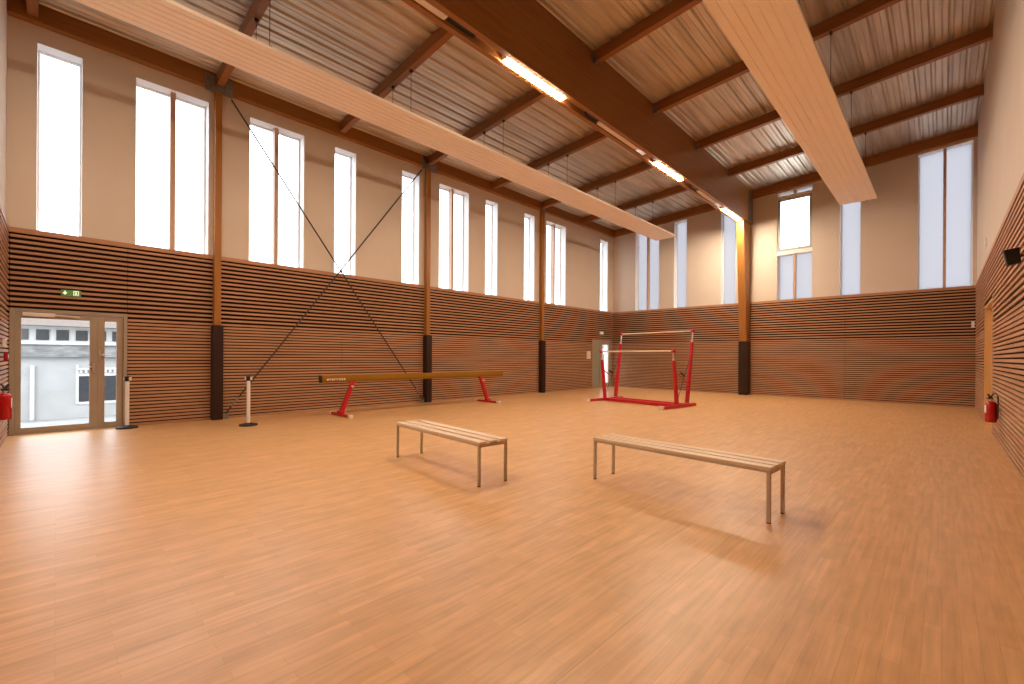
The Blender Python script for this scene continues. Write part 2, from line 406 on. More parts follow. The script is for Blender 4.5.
EB = tag(link('eave_beam', (lambda b: (prism_y(b, [(XL, 6.90), (-10.86, 6.90), (-10.86, DECK(-10.86)), (XL, DECK(XL))], YF, YB), b)[1])(NB()), M['glulam_y'], bevel=0.004),
         'brown timber beam along the top of the long window wall', 'beam', kind='structure')
bm = NB()
def sloped(bm, x0, x1, y0, y1, b, t):
    hexa(bm, [(x, y, (b(x), t(x))[k]) for x in (x0, x1) for y in (y0, y1) for k in (0, 1)])
sloped(bm, -10.86, BX0, YB-0.12, YB, WTOP, DECK)
tag(link('rim_beam', bm, M['glulam_x'], bevel=0.004), 'timber beam on top of the far end wall, left of the post', 'beam', kind='structure')
bm = NB(); sloped(bm, BX1, XR, YB-0.12, YB, WTOP, DECK)
tag(link('rim_beam', bm, M['glulam_x'], bevel=0.004), 'timber beam on top of the far end wall, right of the post', 'beam', kind='structure')

PUR = [-0.30, 2.36, 4.99, 7.62, 10.20, 12.81, 15.42]
ordn = ['nearest', 'second', 'third', 'fourth', 'fifth', 'sixth', 'seventh']
PB = lambda x: DECK(x)-0.235
for i, y in enumerate(PUR):
    for side, x0, x1 in (('left', -10.86, BX0), ('right', BX1, XR)):
        bm = NB(); sloped(bm, x0, x1, y-0.065, y+0.065, PB, DECK)
        o = tag(link('purlin', bm, M['glulam_x'], bevel=0.004), f'{ordn[i]} cross rafter from the left-hand short wall, on the {side} of the deep beam', 'rafter',
                'rafters between the deep beam and the walls', 'structure')
        # joist hanger at the beam end
        bm = NB(); xb = x1 if side == 'left' else x0; s = -1 if side == 'left' else 1
        for yy in (y-0.071, y+0.065): box(bm, *sorted((xb, xb+s*0.09)), yy, yy+0.006, PB(xb)-0.004, PB(xb)+0.15)
        box(bm, *sorted((xb, xb+s*0.09)), y-0.071, y+0.071, PB(xb)-0.014, PB(xb)-0.001)
        for yy in (y-0.111, y+0.071): box(bm, *sorted((xb, xb+s*0.005)), yy, yy+0.04, PB(xb)-0.01, PB(xb)+0.17)
        link('joist_hanger', bm, M['steel'], o)

# ---- posts along the window wall, with padding, plus steel plates at the top
COLS = [2.34, 7.62, 12.83]
cn = ['beside the glazed door', 'in the middle of the window wall', 'nearest the far corner']
for i, y in enumerate(COLS):
    bm = NB(); box(bm, -11.0, -10.85, y-0.06, y+0.06, 0.0, 6.90)
    o = tag(link('column', bm, M['glulam_z'], bevel=0.006), f'slim varnished timber post {cn[i]}', 'post', 'posts on the window wall', 'structure')
    bm = NB(); box(bm, -11.0, -10.79, y-0.095, y+0.095, 0.0, 1.975)
    link('padding', bm, M['pad'], o, bevel=0.012)
    bm = NB()
    if i < 2:
        for s in (-1, 1):
            box(bm, -10.86, -10.835, *sorted((y+s*0.075, y+s*0.25)), 6.80, 7.14)
            for k in range(3):
                for j in range(4):
                    yy = y+s*(0.10+0.055*k); zz = 6.88+0.058*j
                    box(bm, -10.838, -10.829, yy-0.009, yy+0.009, zz-0.009, zz+0.009)
    box(bm, -10.86, -10.83, y-0.075, y+0.075, 6.82, 6.96)
    link('steel_plate', bm, M['steel'], o)
# tapered post under the deep beam at the far wall
bm = NB()
prism_x(bm, [(17.62, 0), (17.60, 1.9), (17.20, BZ-0.001), (18.0, BZ-0.001), (18.0, 0)], -5.41, -5.16)
o = tag(link('column', bm, M['glulam_z'], bevel=0.006), 'tapered timber post carrying the deep beam at the far wall', 'post', kind='structure')
bm = NB(); box(bm, -5.43, -5.14, 17.58, 18.0, 0.0, 1.975)
link('padding', bm, M['pad'], o, bevel=0.012)
bm = NB(); box(bm, BX1, BX1+0.012, 17.55, 17.98, BZ+0.02, DECK(BX1)-0.1)
for k in range(8):
    box(bm, BX1+0.010, BX1+0.022, 17.72, 17.75, BZ+0.08+k*0.13, BZ+0.11+k*0.13)
link('steel_plate', bm, M['steel'], o)

# ------------------------------------------------------------------ windows
XP = XL-TH+0.06
wl = ['narrow', 'double', 'double', 'narrow', 'narrow', 'double', 'narrow', 'narrow', 'double', 'narrow']
for i, (a, b) in enumerate(LW):
    t = thing('window_%d' % (i+1), f'tall {wl[i]} bright window, {["first","second","third","fourth","fifth","sixth","seventh","eighth","ninth","last"][i]} from the glazed door in the long wall', 'window', (XP, (a+b)/2, CZ), kind='structure')
    h = 6.62-CZ; w = (b-a)/2
    bm = NB(); f = 0.03
    box(bm, -0.03, 0.03, -w, -w+f, 0, h); box(bm, -0.03, 0.03, w-f, w, 0, h); box(bm, -0.03, 0.03, -w+f, w-f, 0, f); box(bm, -0.03, 0.03, -w+f, w-f, h-f, h)
    link('window_frame', bm, M['reveal'], t)
    boxobj('pane', M['glass'], t, -0.008, 0.008, -w+f, w-f, f, h-f)
    if wl[i] == 'double':
        boxobj('mullion', M['frame_wood'], t, 0.03, 0.20, -0.042, 0.042, 0.0, h)
YP = YB+TH-0.10
nm = ['double frosted window nearest the far left corner', 'narrow frosted window behind the end of the left ceiling strip', 'narrow frosted window touching the tapered post', 'window with a clear opening sash over two frosted panes',
      'narrow frosted window behind the end of the right ceiling strip', 'widest frosted double window at the right corner']
for i, (a, b) in enumerate(BW):
    t = thing('window_%d' % (i+11), nm[i], 'window', (0, 0, 0), kind='structure')
    T = lambda x: WTOP(x)-0.06
    f = 0.025
    def slab(name, m, x0, x1, z0, z1, y0, y1):
        bm = NB(); g = lambda z: (lambda x: z) if not callable(z) else z
        hexa(bm, [(x, y, (g(z0)(x), g(z1)(x))[k]) for x in (x0, x1) for y in (y0, y1) for k in (0, 1)])
        return link(name, bm, m, t)
    slab('window_frame', M['reveal'], a, a+f, CZ, T, YP-0.03, YP+0.03)
    slab('window_frame', M['reveal'], b-f, b, CZ, T, YP-0.03, YP+0.03)
    mid = (a+b)/2
    if i in (0, 5):
        slab('pane', M['opal'], a+f, mid, CZ, T, YP-0.008, YP+0.008)
        slab('pane', M['opal'], mid, b-f, CZ, T, YP-0.008, YP+0.008)
        slab('mullion', M['frame_wood'], mid-0.034, mid+0.034, CZ, T, YP-0.20, YP-0.03)
    elif i in (1, 2, 4):
        slab('pane', M['opal'], a+f, b-f, CZ, T, YP-0.008, YP+0.008)
    else:
        slab('pane', M['opal'], a+f, mid, CZ, 5.04, YP-0.008, YP+0.008)
        slab('pane', M['opal'], mid, b-f, CZ, 5.04, YP-0.008, YP+0.008)
        slab('mullion', M['frame_wood'], mid-0.034, mid+0.034, CZ, 5.06, YB+0.02, YP-0.03)
        slab('pane', M['opal'], a+f, b-f, 7.16, T, YP-0.008, YP+0.008)
        slab('mullion', M['frame_wood'], mid-0.03, mid+0.03, 7.12, T, YB+0.02, YP-0.03)
        slab('transom', M['white'], a, b, 5.04, 5.17, YB+0.0, YP+0.03)
        slab('transom', M['cream'], a, b, 7.05, 7.14, YB+0.0, YP+0.03)
        sash = NB(); z0, z1, q = 5.17, 7.05, 0.09
        for d in ((a, a+q, z0, z1), (b-q, b, z0, z1), (a+q, b-q, z0, z0+q), (a+q, b-q, z1-q, z1)):
            box(sash, d[0], d[1], YB+0.03, YB+0.10, d[2], d[3])
        link('sash', sash, mat('grey sash', (0.42, 0.44, 0.43), 0.4), t, bevel=0.004)
        slab('pane', M['glass'], a+q, b-q, z0+q, z1-q, YB+0.06, YB+0.07)

# ------------------------------------------------------------------ doors
def leaf_mesh(y0, y1, z0, z1, gy0, gy1, gz0, gz1, x0, x1):
    bm = NB()
    box(bm, x0, x1, y0, gy0, z0, z1); box(bm, x0, x1, gy1, y1, z0, z1); box(bm, x0, x1, gy0, gy1, z0, gz0); box(bm, x0, x1, gy0, gy1, gz1, z1)
    return bm
def door_frame(y0, y1, zt, f, x0, x1):
    bm = NB(); box(bm, x0, x1, y0, y0+f, 0, zt); box(bm, x0, x1, y1-f, y1, 0, zt); box(bm, x0, x1, y0+f, y1-f, zt-f, zt); return bm
d = thing('door_1', 'glazed double door with a beige metal frame at the left end of the hall', 'door', kind='structure')
link('door_frame', door_frame(DL[0], DL[1], 2.11, 0.055, -11.09, -10.985), M['alu'], d, bevel=0.004)
lf = link('door_leaf', leaf_mesh(-0.489, 0.5165, 0.010, 2.05, -0.415, 0.412, 0.11, 1.955, -11.07, -11.02), M['alu'], d, bevel=0.004)
boxobj('pane', M['glass'], lf, -11.05, -11.042, -0.42, 0.417, 0.105, 1.96)
bm = NB(); box(bm, -11.02, -10.975, -0.40, -0.02, 1.985, 2.045); bar(bm, (-10.98, -0.05, 2.02), (-10.965, 0.28, 2.005), 0.012, 0.02)
link('door_closer', bm, M['cream'], lf, bevel=0.004)
lf = link('door_leaf', leaf_mesh(0.5175, 0.868, 0.012, 2.05, 0.615, 0.775, 0.11, 1.955, -11.07, -11.02), M['alu'], d, bevel=0.004)
boxobj('pane', M['glass'], lf, -11.05, -11.042, 0.61, 0.78, 0.105, 1.96)
bm = NB(); box(bm, -11.02, -11.008, 0.528, 0.562, 1.24, 1.42); tube(bm, [(-11.01, 0.545, 1.34), (-10.965, 0.545, 1.34), (-10.965, 0.70, 1.34)], 0.010)
link('door_handle', bm, M['chrome'], lf)
bm = NB(); tube(bm, [(-11.02, 0.47, 1.12), (-10.99, 0.47, 1.12), (-10.985, 0.38, 1.12)], 0.010); box(bm, -11.02, -11.008, 0.45, 0.49, 1.02, 1.2)
link('door_handle', bm, M['chrome'], [k for k in kids(d) if k.name.startswith('door_leaf')][0])
bm = NB(); box(bm, -11.06, -11.0, DL[0], DL[1], 0.0, 0.012)
link('threshold', bm, M['chrome'], d)

d = thing('door_2', 'smaller glazed double door in the far left corner', 'door', kind='structure')
link('door_frame', door_frame(DF[0], DF[1], 2.13, 0.06, -11.09, -10.985), M['alu'], d, bevel=0.004)
lf = link('door_leaf', leaf_mesh(16.391, 17.0645, 0.003, 2.069, 16.52, 16.94, 0.20, 1.92, -11.07, -11.02), M['alu'], d, bevel=0.004)
boxobj('pane', M['opal_grey'], lf, -11.05, -11.042, 16.51, 16.95, 0.19, 1.93)
lf = link('door_leaf', leaf_mesh(17.0655, 17.809, 0.003, 2.069, 17.17, 17.68, 0.20, 1.92, -11.07, -11.02), M['alu'], d, bevel=0.004)
boxobj('pane', M['glass'], lf, -11.05, -11.042, 17.16, 17.69, 0.19, 1.93)
bm = NB(); box(bm, -11.02, -11.01, 17.09, 17.13, 0.98, 1.16); tube(bm, [(-11.01, 17.11, 1.06), (-10.97, 17.11, 1.06), (-10.97, 17.24, 1.06)], 0.010)
link('door_handle', bm, M['chrome'], lf)

d = thing('door_3', 'recessed light oak double door in the right wall', 'door', kind='structure')
link('door_frame', door_frame(RD[0], RD[1], 2.50, 0.05, 0.645, 0.98), M['light_wood'], d, bevel=0.003)
for k, (a, b) in enumerate(((RD[0]+0.06, 13.09), (13.10, RD[1]-0.06))):
    lf = boxobj('door_leaf', M['light_wood'], d, 0.90, 0.95, a, b, 0.01, 2.44, bevel=0.003)
    yy = b-0.08 if k == 0 else a+0.08
    bm = NB(); box(bm, 0.89, 0.90, yy-0.02, yy+0.02, 0.95, 1.15); tube(bm, [(0.90, yy, 1.06), (0.85, yy, 1.06), (0.85, yy+(-0.12 if k == 0 else 0.12), 1.06)], 0.010)
    link('door_handle', bm, M['chrome'], lf)

# ------------------------------------------------------------------ radiant ceiling strips
def radiant(x0, x1, y0, y1, z, label, grooves=7):
    t = thing('radiant_heating_strip', label, 'ceiling heater', ((x0+x1)/2, (y0+y1)/2, z), group='hanging radiant heating strips')
    w = (x1-x0)/2; l = (y1-y0)/2
    bm = NB(); prof = []
    n = grooves; pw = 2*w/n
    prof.append((-w, 0.05)); prof.append((-w, 0.0))
    for k in range(n):
        a = -w+k*pw
        prof += [(a+0.012 if k else a+0.001, 0.0), (a+pw-0.012, 0.0)]
        if k < n-1: prof += [(a+pw-0.006, 0.009), (a+pw+0.006, 0.009)]
    prof += [(w, 0.0), (w, 0.05)]
    cl = []
    for p in prof:
        if not cl or (abs(p[0]-cl[-1][0])+abs(p[1]-cl[-1][1])) > 1e-4: cl.append(p)
    prism_y(bm, cl, -l, l)
    link('panel', bm, M['panel'], t)
    # end pipe fitting
    for xx in (w-0.10, w-0.26):
        bm = NB(); tube(bm, [(xx, l-0.02, 0.03), (xx, l+0.16, 0.03), (xx, l+0.16, 0.15)], 0.014)
        link('pipe_end', bm, M['steel'], t)
    for y in PUR[1:]:
        if not (y0 < y < y1): continue
        for s in (-1, 1):
            bm = NB(); xx = s*(w-0.10); top = PB((x0+x1)/2+xx)-z
            tube(bm, [(xx, y-(y0+y1)/2, 0.09), (xx, y-(y0+y1)/2, top)], 0.005, 6)
            box(bm, xx-0.02, xx+0.02, y-(y0+y1)/2-0.03, y-(y0+y1)/2+0.03, top-0.05, top)
            link('hanger_rod', bm, M['rod'], t)
        bm = NB(); box(bm, -w+0.04, w-0.04, y-(y0+y1)/2-0.02, y-(y0+y1)/2+0.02, 0.05, 0.09)
        link('cross_rail', bm, M['steel'], t)
    return t
radiant(-8.56, -7.66, -0.35, 17.3, 6.20, 'long cream ceiling strip hanging nearer the window wall')
radiant(-2.36, -1.45, -0.35, 17.25, 6.20, 'long cream ceiling strip hanging nearer the right wall')

# ------------------------------------------------------------------ lamps in the beam groove
lampnames = [(-0.1, 'lit strip lamp in the beam groove, overhead and nearest the camera'), (5.22, 'nearest of the lit strip lamps seen under the deep beam'),
             (10.60, 'middle one of the lit strip lamps under the deep beam'), (15.50, 'lit strip lamp closest to the tapered far post')]
proto = None
for y, lb in lampnames:
    if proto is None:
        t = thing('ceiling_lamp', lb, 'lamp', (-5.27, y, 6.31), group='strip lamps under the deep beam')
        boxobj('lamp_housing', M['white'], t, -0.062, 0.062, -0.02, 1.57, 0.01, 0.11)
        boxobj('diffuser', M['lamp'], t, -0.058, 0.058, 0.0, 1.55, -0.012, 0.009, bevel=0.006)
        proto = t
    else:
        t = copy_tree(proto); t.location = (-5.27, y, 6.31); t['label'] = lb
covers = [(2.45, 3.98, 'pale cover strip in the beam groove, cut by the top edge of the photo'), (8.02, 9.62, 'pale cover strip in the beam groove between the nearest and middle lamps'),
          (13.35, 14.72, 'pale cover strip in the beam groove between the middle and far lamps')]
for a, b, lb in covers:
    bm = NB(); box(bm, -5.322, -5.218, a, b, 6.325, 6.42)
    tag(link('groove_cover', bm, M['cream'], bevel=0.004), lb, 'cover strip', 'cover strips in the beam groove')
for a, lb in ((9.66, 'small bright emergency light block before the middle lamp'), (14.80, 'small bright emergency light block before the far lamp')):
    t = thing('emergency_light', lb, 'emergency light', (-5.27, a, 6.33), group='emergency light blocks in the beam groove')
    boxobj('housing', M['white'], t, -0.05, 0.05, 0, 0.36, 0, 0.09, bevel=0.004)
    boxobj('lens', mat('emergency lens', (0.9, 0.9, 0.85), 0.4, emit=(1, 0.95, 0.85), estr=0.35), t, -0.045, 0.045, 0.01, 0.35, -0.008, 0.0)
for a, b, lb in ((4.0, 4.55, 'dark gap in the beam groove before the nearest lamp'), (7.58, 8.0, 'dark gap in the beam groove after the nearest lamp'), (12.88, 13.33, 'dark gap in the beam groove after the middle lamp')):
    bm = NB(); box(bm, -5.33, -5.21, a, b, 6.36, 6.42)  # black block standing in for a dark gap between the groove fittings
    tag(link('dark_gap_block', bm, M['black'], bevel=0.004), lb, 'junction tray', 'dark gaps in the beam groove')

# ------------------------------------------------------------------ wind bracing on the window wall
br = thing('cross_brace', 'thin dark steel cross brace between the first two timber posts', 'cross brace', (-10.87, 4.98, 0))
for p, q in (((0, -2.41, 6.78), (0, 2.47, 0.09)), ((-0.005, 2.40, 6.78), (-0.005, -2.48, 0.12))):
    bm = NB(); tube(bm, [p, q], 0.017, 8)
    o = link('brace_rod', bm, M['rod'], br)
    P_, Q_ = Vector(p), Vector(q); dr = (Q_-P_).normalized()
    bm = NB(); tube(bm, [Q_-dr*0.42, Q_-dr*0.38, Q_-dr*0.20, Q_-dr*0.16], [0.015, 0.020, 0.020, 0.015], 10)
    link('turnbuckle', bm, M['steel'], o)
    bm = NB(); yq = Q_.y; box(bm, -0.10, 0.01, yq-0.05, yq+0.05, 0.0, 0.012); box(bm, -0.006, 0.004, yq-0.05, yq+0.05, 0.012, 0.13)
    link('foot_plate', bm, M['steel'], o)
bm = NB(); tube(bm, [(-0.012, 0, 3.47), (0.012, 0, 3.47)], 0.035, 20)
link('brace_hub', bm, M['rod'], br)

# ------------------------------------------------------------------ benches
def bench(loc, rz, label, L=1.82, W=0.39, H=0.47):
    t = thing('gym_bench', label, 'bench', loc, rz, 'slatted benches on the floor')
    leg = 0.028
    for sx in (-1, 1):
        for sy in (-1, 1):
            bm = NB(); cx, cy_ = sx*(L/2-leg/2), sy*(W/2-leg/2)
            box(bm, cx-leg/2, cx+leg/2, cy_-leg/2, cy_+leg/2, 0.008, H-0.03)
            l = link('leg', bm, M['bench_metal'], t, bevel=0.002)
            bm = NB(); box(bm, cx-leg/2+0.001, cx+leg/2-0.001, cy_-leg/2+0.001, cy_+leg/2-0.001, 0.0, 0.008)
            link('foot_cap', bm, M['black_rubber'], l)
        boxobj('crossbar', M['bench_metal'], t, *sorted((sx*(L/2), sx*(L/2-leg))), -W/2+leg, W/2-leg, H-0.064, H-0.03, bevel=0.002)
    for sy in (-1, 1):
        y = sy*(W/2-0.012)
        boxobj('side_rail', M['bench_metal'], t, -L/2+leg, L/2-leg, y-0.012, y+0.012, H-0.052, H-0.03, bevel=0.002)
    sw = 0.100; gap = (W-3*sw)/2
    for k in range(3):
        y0 = -W/2+k*(sw+gap)
        boxobj('seat_slat', M['bench_wood'], t, -L/2-0.008, L/2+0.008, y0, y0+sw, H-0.03, H-0.004, bevel=0.005)
    return t
bench((-4.325, 3.305, 0), math.radians(-4.2), 'pale slatted bench left of the other one, nearer the balance beam')
bench((-1.882, 4.295, 0), math.radians(-3.4), 'slatted bench on the right, the one nearer the right wall', L=1.78, W=0.375, H=0.465)

# ------------------------------------------------------------------ balance beam
BB = thing('balance_beam', 'low ochre gymnastics balance beam on two red legs along the window wall', 'balance beam', (-9.66, 6.70, 0))
y0, y1, z0, z1 = -2.70, 2.74, 0.765, 0.92
prof = [(-0.042, z0), (0.042, z0), (0.058, z0+0.03), (0.065, (z0+z1)/2), (0.058, z1-0.03), (0.045, z1), (-0.045, z1), (-0.058, z1-0.03), (-0.065, (z0+z1)/2), (-0.058, z0+0.03)]
bm = NB(); prism_y(bm, prof, y0, y1); top = link('beam_body', bm, M['beam_suede'], BB, bevel=0.006)
for s, yy in ((-1, y0), (1, y1)):
    bm = NB(); prism_y(bm, [(x*1.04, (z-0.84)*1.05+0.84) for x, z in prof], *sorted((yy, yy+s*0.03)))
    link('end_cap', bm, M['black'] if s < 0 else M['beam_suede'], BB)
for yb, lean in ((-2.26, 0.27), (2.20, -0.28)):
    lg = NB()
    bar(lg, (0, yb, 0.05), (0, yb+lean, z0-0.03), 0.10, 0.085, up=(0, 1, 0), w2=0.085, h2=0.075)
    l = link('leg', lg, M['red'], BB, bevel=0.006)
    bm = NB(); box(bm, -0.045, 0.045, yb+lean-0.07, yb+lean+0.07, z0-0.04, z0); link('saddle', bm, M['red'], l, bevel=0.004)
    bm = NB(); tube(bm, [(0.05, yb+lean*0.85, 0.66), (0.12, yb+lean*0.85, 0.66)], 0.02, 12); link('knob', bm, M['foot_white'], l)
    bm = NB(); box(bm, -0.42, 0.42, yb-0.04, yb+0.04, 0.012, 0.062); box(bm, -0.07, 0.07, yb-0.06, yb+0.06, 0.062, 0.12)
    ft = link('foot_bar', bm, M['red'], BB, bevel=0.006)
    for s in (-1, 1):
        bm = NB(); box(bm, *sorted((s*0.42, s*0.53)), yb-0.05, yb+0.05, 0.0, 0.072); link('foot_pad', bm, M['foot_white'], ft, bevel=0.012)
# white lettering on the camera side of the beam
cu = bpy.data.curves.new('lettering', 'FONT'); cu.body = 'everrose'; cu.size = 0.088; cu.extrude = 0.0008; cu.align_x = 'LEFT'; cu.space_character = 1.15; cu.offset = 0.0015
to = bpy.data.objects.new('lettering', cu); C.objects.link(to)
dg = bpy.context.evaluated_depsgraph_get(); me = bpy.data.meshes.new_from_object(to.evaluated_get(dg)); bpy.data.objects.remove(to)
lo = bpy.data.objects.new('lettering', me); C.objects.link(lo); me.materials.append(mat('white print', (0.85, 0.72, 0.55), 0.6))
xs = [v.co.x for v in me.vertices]; k = 0.425/(max(xs)-min(xs))
lo.parent = BB; lo.matrix_local = Matrix.Translation((0.0655, -2.61, 0.808)) @ Matrix.Rotation(math.pi/2, 4, 'Z') @ Matrix.Rotation(math.pi/2, 4, 'X') @ Matrix.Diagonal((k, 1, 1, 1))

# ------------------------------------------------------------------ uneven bars
UB = thing('uneven_bars', 'red framed uneven bars with two pale wooden bars in the far corner', 'uneven bars', (-6.40, 11.85, 0), math.radians(-7))
HL = 1.23
for s in (-1, 1):
    fb = NB(); xf = s*HL+(0.05 if s > 0 else 0); box(fb, xf-0.05, xf+0.05, -0.72, 0.88, 0.012, 0.085)
    f = link('foot_bar', fb, M['red'], UB, bevel=0.008)
    bm = NB(); box(bm, xf-0.055, xf+0.055, -0.82, -0.72, 0.0, 0.095); link('foot_pad', bm, M['foot_white'], f, bevel=0.01)
for ly in (0.0, 0.42):
    bm = NB(); box(bm, -HL+0.045, HL, ly-0.065, ly+0.065, 0.012, 0.095); link('base_rail', bm, M['red'], UB, bevel=0.006)
for s in (-1, 1):
    x = s*HL
    for kind, yb, yt, zb, zm, zt in (('low', 0.03, -0.15, 0.09, 1.28, 1.53), ('high', 0.56, 0.85, 0.09, 1.80, 2.11)):
        ym = yb+(yt-yb)*(zm-zb)/(zt-zb)
        bm = NB(); bar(bm, (x, yb, zb), (x, ym, zm), 0.075, 0.115, up=(0, 1, 0), w2=0.065, h2=0.08)
        p = link('post', bm, M['red'], UB, bevel=0.008)
        bm = NB(); tube(bm, [(x, ym, zm-0.05), (x, yt, zt)], 0.021, 12); link('inner_tube', bm, M['chrome'], p, smooth=True)
        bm = NB(); tube(bm, [(x-0.04, yt, zt), (x+0.04, yt, zt)], 0.048, 14); link('bar_socket', bm, M['red'], p, bevel=0.006)
        bm = NB(); tube(bm, [(x, ym, zm-0.02), (x, ym+0.0, zm+0.05)], 0.034, 12); link('collar', bm, M['foot_white'], p)
    # cross strut and tension rod between the posts
    bm = NB(); tube(bm, [(x, -0.11, 0.98), (x, 0.38, 0.74), (x, 0.60, 0.60)], 0.016, 10); link('strut', bm, M['red'], UB)
    bm = NB(); tube(bm, [(x+0.03, -0.02, 0.14), (x+0.03, 0.66, 1.35)], 0.008, 8); link('tension_rod', bm, M['rod'], UB)
    bm = NB(); tube(bm, [(x+0.03, 0.18, 0.94), (x+0.03, 0.36, 0.85)], 0.026, 10); link('adjuster_knob', bm, M['black'], UB)
for ly, z in ((-0.15, 1.53), (0.85, 2.11)):
    bm = NB(); tube(bm, [(-HL+0.03, ly, z), (HL-0.03, ly, z)], 0.022, 16); link('bar', bm, M['bar_wood'], UB, smooth=True)

# ------------------------------------------------------------------ stanchions
def stanchion(loc, label):
    t = thing('barrier_post', label, 'barrier post', loc, group='white barrier posts')
    bm = NB(); lathe(bm, [(0, 0), (0.155, 0), (0.16, 0.012), (0.155, 0.028), (0.09, 0.042), (0.045, 0.055), (0.0, 0.055)], n=40); link('base', bm, M['black_rubber'], t, smooth=True)
    bm = NB(); lathe(bm, [(0, 0.05), (0.031, 0.05), (0.031, 0.86), (0, 0.86)], n=24); link('pole', bm, M['white'], t, smooth=True)
    bm = NB(); lathe(bm, [(0, 0.86), (0.04, 0.86), (0.042, 0.87), (0.042, 0.94), (0.036, 0.95), (0, 0.95)], n=24); h = link('head', bm, M['black'], t, smooth=True)
    for s in (-1, 1):
        bm = NB(); box(bm, *sorted((s*0.04, s*0.066)), -0.014, 0.014, 0.875, 0.935)
        b = link('belt_slot', bm, M['cream'], h); b.rotation_euler = (0, 0, math.radians(44))
    return t
stanchion((-10.72, 0.905, 0), 'white barrier post on a black disc beside the glazed door')
stanchion((-9.57, 2.575, 0), 'white barrier post on a black disc standing right of the first wall post')

# ------------------------------------------------------------------ fire extinguishers
def extinguisher(loc, rz, label, sc=1.0, h=0.33, r=0.068):
    t = thing('fire_extinguisher', label, 'fire extinguisher', loc, rz, 'wall hung fire extinguishers'); t.scale = (sc,)*3
    bm = NB(); lathe(bm, [(0, 0), (r*0.9, 0), (r, 0.02), (r, h-0.05), (r*0.86, h-0.02), (r*0.45, h), (0, h+0.004)], n=28); b = link('body', bm, M['red_ext'], t, smooth=True)
    bm = NB(); lathe(bm, [(0, h), (0.02, h), (0.02, h+0.04), (0, h+0.04)], n=16); link('neck', bm, M['chrome'], t, smooth=True)
    bm = NB(); bar(bm, (0, 0, h+0.05), (-0.03, 0.035, h+0.11), 0.024, 0.018); bar(bm, (0, 0.0, h+0.035), (-0.01, 0.05, h+0.045), 0.024, 0.014); box(bm, -0.018, 0.018, -0.025, 0.03, h+0.03, h+0.06)
    link('lever', bm, M['black'], t, bevel=0.003)
    bm = NB(); pts = [(0.0, 0.0, h+0.045), (-0.01, -0.01, h+0.09), (-0.03, -0.03, h+0.12), (-0.055, -0.055, h+0.12), (-0.068, -0.07, h+0.08), (-0.07, -0.072, h-0.02), (-0.066, -0.07, 0.06)]
    tube(bm, pts, 0.010, 10); link('hose', bm, M['black_rubber'], t, smooth=True)
    # paper label wrapped on the body
    bm = NB(); n = 8; a0 = math.radians(60); vs = []
    for k in range(n+1):
        a = a0+math.radians(70)*k/n
        vs.append([bm.verts.new(((r+0.001)*math.cos(a), (r+0.001)*math.sin(a), z)) for z in (h*0.45, h*0.82)])
    for A, B in zip(vs, vs[1:]): bm.faces.new((A[0], B[0], B[1], A[1]))
    link('paper_label', bm, M['cream'], b)
    bm = NB(); box(bm, -0.03, 0.03, -r-0.055, -r+0.005, h*0.55, h*0.60); box(bm, -0.035, 0.035, -r-0.06, -r-0.05, h*0.4, h*0.75); link('wall_bracket', bm, M['steel'], t)
    return t
# local +Y points into the room
extinguisher((-8.49, -0.46, 0.52), 0.0, 'red fire extinguisher hanging at the left edge by the glazed door')
extinguisher((0.54, 10.23, 0.37), math.pi/2, 'red fire extinguisher hanging on the right wall by the wooden door')

# red call point and pale box above the left extinguisher
t = thing('fire_alarm_call_point', 'small red alarm call point above the left extinguisher', 'alarm call point', (-10.13, -0.555, 1.31))
boxobj('housing', M['red_ext'], t, -0.06, 0.06, 0.0, 0.045, -0.06, 0.06, bevel=0.006)
boxobj('press_window', M['white'], t, -0.028, 0.028, 0.045, 0.05, -0.025, 0.03)
t = thing('wall_sounder_box', 'small beige box on the slats above the red call point', 'wall box', (-9.86, -0.555, 1.51))
boxobj('housing', M['cream'], t, -0.05, 0.05, 0.0, 0.04, -0.06, 0.055, bevel=0.006)
boxobj('cover_ring', M['steel'], t, -0.02, 0.02, 0.04, 0.046, -0.02, 0.02)

# ------------------------------------------------------------------ exit signs, switches, speaker
t = thing('exit_sign', 'green lit exit sign with arrow and door above the glazed door', 'exit sign', (-11.0, 0.172, 2.417))
boxobj('housing', M['exit_green'], t, 0.0, 0.05, -0.125, 0.125, -0.055, 0.055, bevel=0.004)
bm = NB()   # down arrow and doorway pictogram, flat on the face
def flat(bm, pts): bm.faces.new([bm.verts.new((0.0515, y, z)) for y, z in pts])
flat(bm, [(-0.086, 0.035), (-0.068, 0.035), (-0.068, 0.008), (-0.045, 0.008), (-0.077, -0.032), (-0.109, 0.008), (-0.086, 0.008)])
link('arrow', bm, M['exit_white'], t)
bm = NB(); flat(bm, [(0.028, -0.04), (0.038, -0.04), (0.038, 0.032), (0.088, 0.032), (0.088, -0.04), (0.098, -0.04), (0.098, 0.042), (0.028, 0.042)])
flat(bm, [(0.045, -0.04), (0.055, -0.04), (0.062, -0.012), (0.072, -0.04), (0.082, -0.04), (0.070, 0.012), (0.052, 0.012)])
flat(bm, [(0.056, 0.016), (0.070, 0.016), (0.070, 0.028), (0.056, 0.028)])
link('running_figure', bm, M['exit_white'], t)
t = thing('exit_sign', 'small pale exit light above the far corner door', 'exit sign', (-11.0, 17.02, 2.44))
boxobj('housing', M['white'], t, 0.0, 0.05, -0.13, 0.13, -0.06, 0.06, bevel=0.004)
boxobj('diffuser', mat('exit lens', (0.8, 0.85, 0.8), 0.4, emit=(0.8, 0.9, 0.8), estr=0.25), t, 0.05, 0.054, -0.12, 0.12, -0.05, 0.05)
t = thing('wall_switch_panel', 'pale switch panel left of the far corner door', 'switch panel', (-11.0, 16.02, 1.45))
